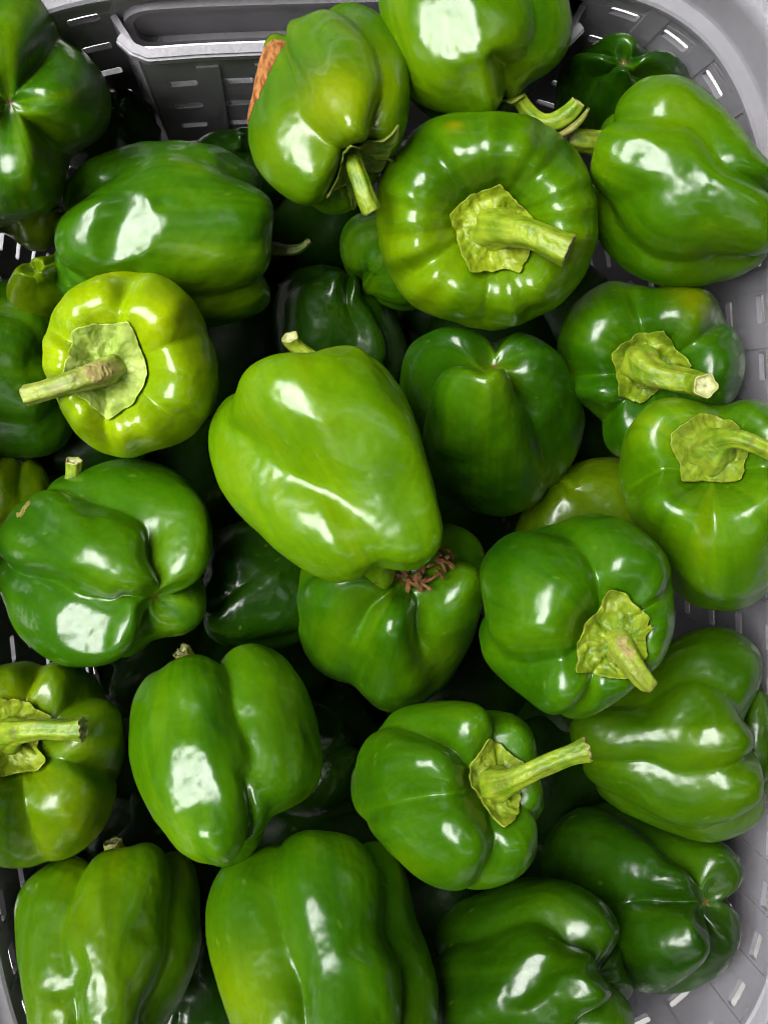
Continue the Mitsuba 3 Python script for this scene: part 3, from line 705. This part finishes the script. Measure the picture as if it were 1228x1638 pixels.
# Q
pepper('dark wrinkled pepper in the shade between the left hand one and the middle', z=-38, c=(415,935), a=(.75,.45,-.15), L=84, g=[(-24,-10),75,180], depth=(.16,.2,.24), dent=2, col=GAP_SHADE,
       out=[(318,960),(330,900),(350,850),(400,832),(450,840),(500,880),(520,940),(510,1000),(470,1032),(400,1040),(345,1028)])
# R: left edge, stem
pepper('green pepper cut by the left edge with its thick stem pointing right', z=-8, c=(45,1222), mode='face', a=(-.12,.14,.98), L=84, g=[85,38,-14,-72,-160,150], depth=(.12,.26,.2), cav=.03, soft=.08, col=(srgb(56,98,12), srgb(84,122,16), srgb(122,146,24)), patch=[(60,1110,50,srgb(142,158,30),.5)],
       out=[(-60,1100),(-26,1072),(8,1064),(25,1062),(60,1055),(110,1062),(152,1085),(182,1120),(197,1170),(194,1230),(178,1300),(150,1345),(100,1376),(40,1389),(-10,1386),(-56,1344),(-78,1280),(-82,1180)],
       calyx=dict(poly=[(-30,1130),(0,1118),(40,1124),(64,1138),(88,1148),(64,1170),(62,1200),(76,1216),(64,1236),(30,1240),(-5,1243),(-40,1220),(-50,1170)], c=(14,1182), rise=.004, lift=.003, wrinkle=.004, c0=srgb(140,160,30)),
       stem=dict(path=[(8,1180,-3),(12,1176,6),(30,1170,12),(70,1167,15),(110,1168,16),(130,1167,16)], r=[34,28,19,16,16,19], ragged=1))
# S
pepper('green pepper with a big white glint on its left lobe and a dark right lobe', z=4, c=(352,1208), a=(-.20,.93,-.22), L=92, g=[(22,26),112,-118], prof='box', tap=.02, depth=(.2,.2,.24), soft=.05, pw=3.4, lob=[-.04,0,.02], dent=1.6, col=(srgb(46,96,10), srgb(72,122,14), srgb(100,144,20)), patch=[(470,1150,60,srgb(40,80,16),.5)],  # dark patch on the right lobe: its shade put into the skin colour
       facet=[(288,1195,100,3.0)], out=[(205,1160),(212,1115),(235,1086),(275,1058),(305,1045),(345,1052),(372,1040),(402,1033),(442,1042),(476,1075),(501,1130),(514,1190),(516,1240),(500,1272),(470,1292),(432,1302),(422,1336),(394,1376),(352,1394),(312,1384),(268,1346),(233,1295),(212,1241),(204,1200)],
       stem=dict(path=[(318,1080,-2),(305,1062,0),(290,1042,2)], r=[13,13,15], ragged=1, c0=srgb(150,140,80)))
# T
pepper('green pepper in the lower middle with a long stem reaching up to the right', z=4, c=(717,1274), mode='face', a=(.42,.10,.90), L=84, g=[(88,80),(148,140),(192,198),(-92,-86),-25], cav=.02, depth=(.13,.24,.2), soft=.08, lob=[0,0,0,0,-.05],
       col=(srgb(46,94,10), srgb(68,118,12), srgb(100,142,16)),
       out=[(563,1270),(568,1220),(590,1176),(620,1146),(660,1128),(710,1122),(760,1126),(795,1138),(818,1137),(842,1155),(858,1190),(858,1232),(870,1262),(873,1290),(868,1312),(855,1330),(859,1348),(851,1382),(820,1411),(770,1424),(720,1426),(670,1406),(630,1371),(603,1340),(575,1310)],
       calyx=dict(poly=[(747,1245),(754,1218),(779,1180),(800,1190),(812,1206),(832,1220),(838,1240),(834,1263),(829,1303),(801,1327),(782,1304),(764,1278)], c=(794,1250), rise=.004, lift=.0028, wrinkle=.0035, c0=srgb(128,152,34)),
       stem=dict(path=[(786,1256,-3),(796,1254,5),(818,1248,11),(860,1229,15),(905,1210,17),(938,1199,18)], r=[32,27,19,16,16,20], ragged=1))
# U
pepper('ridged green pepper lying level at the right edge under the torn calyx', z=-28, c=(1075,1180), a=(-1,.03,-.1), L=90, g=[(24,30),(-26,-24),-70,110,180], depth=(.075,.10,.16), soft=.10, tap=-.06, zs=.9, prof='box', col=(srgb(48,92,10), srgb(70,112,12), srgb(98,134,16)),
       out=[(912,1170),(925,1120),(960,1090),(1010,1065),(1058,1035),(1100,1010),(1142,1000),(1182,1008),(1212,1038),(1224,1075),(1217,1112),(1212,1130),(1217,1180),(1224,1220),(1230,1260),(1229,1292),(1210,1326),(1170,1346),(1130,1351),(1080,1336),(1030,1316),(980,1286),(940,1241),(918,1200)])
pepper('sliver of green pepper at the right edge behind the ridged one', z=-22, c=(1205,1195), a=(.1,1,0), L=64, g=[-30,80,180], zs=.8, col=(srgb(34,72,10), srgb(50,88,12), srgb(70,104,18)),
       out=[(1160,1195),(1168,1140),(1195,1108),(1225,1110),(1243,1150),(1247,1200),(1240,1250),(1215,1278),(1180,1268),(1164,1235)])
# V
pepper('green pepper at the bottom left corner with two long white glints along its lobes', z=-2, c=(172,1535), a=(.02,.97,-.12), L=94, g=[(-38,-29),(54,46),140,-130], depth=(.2,.2,.24), soft=.05, tap=.08, dent=1.5, prof='box', col=(srgb(50,96,8), srgb(76,118,10), srgb(106,138,14)),
       facet=[(150,1540,60,1.6), (84,1550,40,1.4)], out=[(22,1460),(25,1430),(45,1405),(75,1386),(105,1378),(135,1372),(155,1362),(182,1360),(212,1362),(232,1350),(262,1350),(292,1366),(308,1396),(318,1450),(321,1510),(308,1560),(288,1605),(262,1650),(232,1702),(172,1722),(100,1722),(58,1700),(44,1660),(36,1620),(29,1560),(23,1500)],
       stem=dict(path=[(190,1385,-2),(185,1368,0),(180,1348,1)], r=[16,15,15], c0=srgb(150,150,30), free=True))
# W
pepper('large green pepper at the bottom edge beside the middle, a deep crease down its left', z=4, c=(515,1545), a=(-.10,.97,-.12), L=100, g=[(-28,-12),(52,54),140,-130], depth=(.2,.2,.24), soft=.05, tap=.0, prof='box', lob=[-.0,0,0,0], col=(srgb(40,88,6), srgb(58,108,8), srgb(88,130,10)), patch=[(400,1540,70,srgb(128,158,8),.8)],
       out=[(327,1480),(331,1440),(346,1400),(366,1376),(391,1367),(414,1372),(426,1350),(450,1335),(490,1330),(540,1332),(575,1344),(612,1353),(638,1374),(651,1420),(666,1480),(690,1530),(701,1590),(702,1640),(690,1720),(600,1762),(480,1762),(400,1722),(365,1642),(350,1592),(335,1532)])
# X
pepper('dark green pepper at the bottom edge with a square white glint, blossom end rightward', z=-20, c=(850,1570), a=(-.84,-.05,-.42), L=92, g=[(30,38),(-38,-48),130,-140], depth=(.14,.18,.36), zb=.12, soft=.05, prof='box', col=(srgb(28,66,10), srgb(46,88,10), srgb(74,116,14)),
       facet=[(815,1545,55,1.3)], out=[(688,1580),(692,1530),(705,1485),(730,1450),(765,1430),(805,1414),(840,1403),(882,1402),(932,1420),(967,1446),(987,1471),(998,1502),(990,1530),(978,1545),(1002,1562),(1018,1600),(1016,1642),(990,1702),(900,1752),(790,1752),(715,1702),(692,1630)])
# Y
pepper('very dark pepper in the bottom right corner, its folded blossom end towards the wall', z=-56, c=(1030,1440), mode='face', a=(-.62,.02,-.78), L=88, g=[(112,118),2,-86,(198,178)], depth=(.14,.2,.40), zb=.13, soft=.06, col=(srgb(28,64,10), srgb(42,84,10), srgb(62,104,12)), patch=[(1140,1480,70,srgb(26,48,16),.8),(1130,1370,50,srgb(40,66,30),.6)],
       out=[(868,1390),(878,1330),(905,1300),(950,1283),(1000,1285),(1050,1305),(1080,1325),(1120,1336),(1162,1348),(1183,1380),(1186,1415),(1178,1445),(1184,1490),(1177,1530),(1152,1562),(1110,1582),(1060,1594),(1010,1582),(970,1560),(930,1520),(890,1460)])
# the lower layer, seen through the gaps; low ones are added to darken them
LOW = dict(depth=(.13,.2,.24), col=GAP_SHADE)  # lower peppers carry the gap shade in their skin colour
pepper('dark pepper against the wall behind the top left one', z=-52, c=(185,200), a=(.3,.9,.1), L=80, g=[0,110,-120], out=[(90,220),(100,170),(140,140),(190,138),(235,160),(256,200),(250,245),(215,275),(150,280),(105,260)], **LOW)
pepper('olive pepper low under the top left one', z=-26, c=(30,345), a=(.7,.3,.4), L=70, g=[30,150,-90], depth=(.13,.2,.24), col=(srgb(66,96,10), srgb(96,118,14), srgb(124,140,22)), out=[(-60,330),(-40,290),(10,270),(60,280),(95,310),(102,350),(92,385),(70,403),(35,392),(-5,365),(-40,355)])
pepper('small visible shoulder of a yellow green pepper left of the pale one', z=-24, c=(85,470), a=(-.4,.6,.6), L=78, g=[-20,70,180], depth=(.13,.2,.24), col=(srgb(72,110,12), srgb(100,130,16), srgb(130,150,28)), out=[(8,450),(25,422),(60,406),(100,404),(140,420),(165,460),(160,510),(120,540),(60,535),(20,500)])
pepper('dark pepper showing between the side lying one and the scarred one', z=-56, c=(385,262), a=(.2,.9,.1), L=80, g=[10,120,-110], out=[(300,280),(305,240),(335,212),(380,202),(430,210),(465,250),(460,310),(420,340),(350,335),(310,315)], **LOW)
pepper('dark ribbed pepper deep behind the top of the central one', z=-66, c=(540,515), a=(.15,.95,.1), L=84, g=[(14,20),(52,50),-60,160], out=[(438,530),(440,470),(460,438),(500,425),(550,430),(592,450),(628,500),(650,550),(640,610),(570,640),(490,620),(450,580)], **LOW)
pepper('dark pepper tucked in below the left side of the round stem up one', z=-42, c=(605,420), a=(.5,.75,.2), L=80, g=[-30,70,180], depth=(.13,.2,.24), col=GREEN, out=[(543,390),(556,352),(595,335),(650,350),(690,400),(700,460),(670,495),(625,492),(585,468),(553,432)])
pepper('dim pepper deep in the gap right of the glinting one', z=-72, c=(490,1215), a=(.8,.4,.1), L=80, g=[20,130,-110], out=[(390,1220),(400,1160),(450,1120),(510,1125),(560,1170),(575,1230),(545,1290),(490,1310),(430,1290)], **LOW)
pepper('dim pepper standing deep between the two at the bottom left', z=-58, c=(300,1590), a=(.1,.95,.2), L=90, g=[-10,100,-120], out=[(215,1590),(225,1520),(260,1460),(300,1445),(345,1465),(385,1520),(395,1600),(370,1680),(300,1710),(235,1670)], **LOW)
pepper('shadowy pepper deep below the scarred one at the top', z=-88, c=(490,345), a=(.5,.8,.1), L=80, g=[15,125,-110], low=True, out=[(380,350),(395,285),(445,245),(510,240),(570,275),(600,340),(585,410),(530,450),(460,450),(400,415)], **LOW)  # added to close and darken a grey gap
pepper('shadowy pepper low between the creased one and the square glint', z=-72, c=(672,1450), a=(.3,.9,.1), L=80, g=[15,125,-110], low=True, out=[(575,1460),(588,1395),(635,1350),(700,1345),(755,1385),(775,1450),(755,1520),(700,1560),(635,1555),(590,1520)], **LOW)  # added so this gap does not show the crate wall
pepper('shadowy pepper low at the left between the scabby one and the pale one', z=-70, c=(135,735), a=(.8,.4,.1), L=76, g=[15,125,-110], low=True, out=[(40,735),(55,680),(100,645),(160,640),(215,670),(240,730),(220,790),(165,820),(105,820),(58,790)], **LOW)  # added to keep the gap on the left dark
gap_fill_spots = [(150,330),(330,150),(420,420),(700,300),(900,200),(250,560),(120,820),(300,760),(560,700),(800,560),(1000,480),(960,720),(700,860),(420,1080),(230,1200),(120,1360),(500,1210),(740,1100),(660,1440),(880,1350),(930,1640),(150,1640),(543,352),(655,516),(400,563),(225,1050),(877,1171),(935,1250),(569,1326),(428,1345),(302,1375),(30,1420)]  # peppers added underneath to fill and darken the gaps
for i, (u, v) in enumerate(gap_fill_spots):
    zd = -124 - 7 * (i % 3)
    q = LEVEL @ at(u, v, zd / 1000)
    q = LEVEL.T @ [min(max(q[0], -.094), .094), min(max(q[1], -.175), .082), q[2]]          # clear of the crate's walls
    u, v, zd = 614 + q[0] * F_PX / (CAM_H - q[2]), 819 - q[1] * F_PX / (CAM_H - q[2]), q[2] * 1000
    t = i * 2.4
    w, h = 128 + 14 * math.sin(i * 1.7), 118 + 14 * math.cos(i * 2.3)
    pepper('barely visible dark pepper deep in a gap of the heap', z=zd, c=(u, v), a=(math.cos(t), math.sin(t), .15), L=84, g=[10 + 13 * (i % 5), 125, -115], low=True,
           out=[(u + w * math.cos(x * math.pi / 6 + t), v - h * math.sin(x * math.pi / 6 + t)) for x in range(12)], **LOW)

# ------------------------------------------------------------------ build them
from scipy.spatial import cKDTree
_room = Polygon(_pp[:-1:4] * 0.996 + [CX, CY])
for _tc in (t_top, t_bottom):
    _p, _n = ring(np.linspace(_tc - HW - 0.004, _tc + HW + 0.004, 30))
    _room = _room.difference(Polygon(np.vstack([_p + _n * 0.01 + [CX, CY], (_p - _n * (STEP + 0.003) + [CX, CY])[::-1]])))
_edge = np.array(_room.exterior.segmentize(0.0004).coords)
_tree = cKDTree(_edge)
def press(o):
    """Where a pepper lies hard against the crate's wall its flesh is flattened on it."""
    W = np.array(o.mesh.vertices) @ LEVEL.T
    bad = (W[:, 2] < 0.006) & ~shapely.contains_xy(_room, W[:, 0], W[:, 1])
    if bad.any():
        W[bad, :2] = _edge[_tree.query(W[bad, :2])[1]]
        o.mesh = trimesh.Trimesh(W @ LEVEL, o.mesh.faces, process=False)

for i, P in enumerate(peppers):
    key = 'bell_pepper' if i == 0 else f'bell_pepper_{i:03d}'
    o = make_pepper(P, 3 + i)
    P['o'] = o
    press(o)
    put(key + '__flesh', o.mesh, 'gap_shade_skin' if P.get('low') else 'pepper_skin', o.color)
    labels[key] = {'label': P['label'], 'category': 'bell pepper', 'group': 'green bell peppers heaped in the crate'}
    if 'calyx' in P:
        m, c = make_calyx(o, P['calyx'], 50 + i)
        put(key + '__calyx', m, 'stem_skin', c)
    if 'stem' in P:
        s = P['stem']
        zb = o.z0 + s.get("lift", -0.012) if s.get('free') else o.S[2]
        path = [at(u, v, zb + dz / 1000) for u, v, dz in s['path']]
        rad = [r * (CAM_H - p[2]) / F_PX for r, p in zip(s['r'], path)]
        m, rim, c, t = tube(path, rad, 80 + i)
        V = np.array(m.vertices)
        col = stem_color(V, 90 + i, s.get('c0', STM0), s.get('c1', STM1), s.get('brown', 0.35)) * (0.62 + 0.76 * tube.fibre)[:, None] * (1 - s.get('dark', 0))
        put(key + '__stem', m, 'stem_skin', np.clip(col, 0, 1))
        d, dc = cut_disc(rim, c, t, 95 + i, s.get('ragged', 0))
        put(key + '__stem__cut_end', d, 'stem_skin', dc * .55 * (1 - s.get('dark', 0)))
        if 'patch' in s:
            pm = patch_mesh(m, s['patch'], V[:, 2].max() - 0.004, 0.0002)
            pv = np.array(pm.vertices)
            pc = srgb(150, 138, 82) * (0.8 + 0.4 * meshkit.fbm(pv * 700, 2, 5))[:, None]
            put(key + '__stem__dry_patch', pm, 'dry_skin', pc * .75)
            labels[key + '__stem__dry_patch'] = {'label': 'tan dry patch on the stem'}
    if 'sepal' in P:
        path = [at(u, v, o.z0 + dz / 1000) for u, v, dz in P['sepal']['path']]
        m, rim, c, t = tube(path, [r * (CAM_H - p_[2]) / F_PX for r, p_ in zip(P['sepal']['r'], path)], 60 + i, 2, .3, 24, 14)
        put(key + '__sepal', m, 'stem_skin', np.clip(stem_color(np.array(m.vertices), i, srgb(120, 130, 40), srgb(158, 150, 84), .3), 0, 1))
    for nm, kk, c0, c1 in (('scar', 'scar', srgb(116, 66, 30), srgb(166, 112, 62)), ('scab', 'scar2', srgb(100, 92, 40), srgb(140, 126, 70))):
        if kk in P:
            pm = patch_mesh(o.mesh, P[kk], o.z0 + 0.002, 0.0005, o.z0 - 0.022)
            pv = np.array(pm.vertices)
            tt = meshkit.fbm(np.column_stack([pv[:, 0] * 900 + pv[:, 1] * 250, pv[:, 1] * 160, pv[:, 2] * 300]), 3, 4)
            pc = c0 + (c1 - c0) * smooth01(.3, .7, tt)[:, None]
            put(f'{key}__{nm}', pm, 'dry_skin', pc * .72)
            labels[f'{key}__{nm}'] = {'label': 'long orange brown corky scar' if nm == 'scar' else 'small pale scab'}

# dried blossom scraps in the pit of the pepper under the central one
P = next(p for p in peppers if 'blossom scraps' in p['label'])
o, okey = P['o'], 'bell_pepper_%03d' % peppers.index(P)
rng = np.random.RandomState(5)
hk = (CAM_H - o.V[:, 2]) / F_PX
hu, hv = o.V[:, 0] / hk + 614, 819 - o.V[:, 1] / hk
def rest_height(u, v):
    d = np.hypot(hu - u, hv - v)
    return o.V[d < 14, 2].max() if (d < 14).any() else o.z0
def scraps(spots, seed):
    """Curled dry petals and threads, as little bent tapering strips."""
    rng = np.random.RandomState(seed)
    ms, cs_ = [], []
    for u, v, l, th_, r in spots:
        z = rest_height(u, v) + 0.0022 + 0.002 * rng.rand()
        k = (CAM_H - z) / F_PX
        c = at(u, v, z)
        d = np.array([math.cos(th_), math.sin(th_), 0]); e = np.array([-d[1], d[0], 0])
        cu = (rng.rand() - .5) * 1.6
        path = [c + d * (f * l * k) + e * (cu * f * f * l * k) + np.array([0, 0, 0.0025 * (1 - (2 * f) ** 2) * rng.rand()]) for f in (-.62, -.3, 0, .3, .62)]
        m, rim, ce, tt = tube(path, [r * k * q * .62 for q in (.5, 1, .8, 1.2, .3)], seed + len(ms), 3, .35, 14, 10)
        ms.append(m)
        col = srgb(52, 33, 15) + (srgb(128, 90, 50) - srgb(52, 33, 15)) * np.clip(meshkit.fbm(np.array(m.vertices) * 500, 2, seed) * 1.3 - .1 + (rng.rand() - .5) * .5, 0, 1)[:, None]
        cs_.append(col)
    return trimesh.util.concatenate(ms), np.clip(np.concatenate(cs_), 0, 1)
clump_a = [(652 + 34 * rng.rand(), 920 + 16 * rng.rand(), 18 + 14 * rng.rand(), rng.rand() * 6.3, 4.0 + 2 * rng.rand()) for _ in range(11)] + [(692, 924, 26, .6, 4), (703, 917, 16, 2.2, 4.5), (628, 918, 34, -.2, 3.5), (606, 928, 10, 1, 3), (640, 922, 24, .3, 3), (682, 938, 16, -.6, 4)]
clump_b = [(703 + 18 * rng.rand(), 882 + 22 * rng.rand(), 16 + 10 * rng.rand(), rng.rand() * 6.3, 3.5 + 2 * rng.rand()) for _ in range(9)] + [(692, 903, 14, .2, 3.5)]
for n_, cl in enumerate((clump_a, clump_b)):
    m, c = scraps(cl, 31 + n_ * 40)
    put(okey + '__dried_blossom' + ('' if n_ == 0 else '_001'), m, 'dry_skin', c * .75)
    labels[okey + '__dried_blossom' + ('' if n_ == 0 else '_001')] = {'label': 'reddish brown curled scraps of dried blossom'}
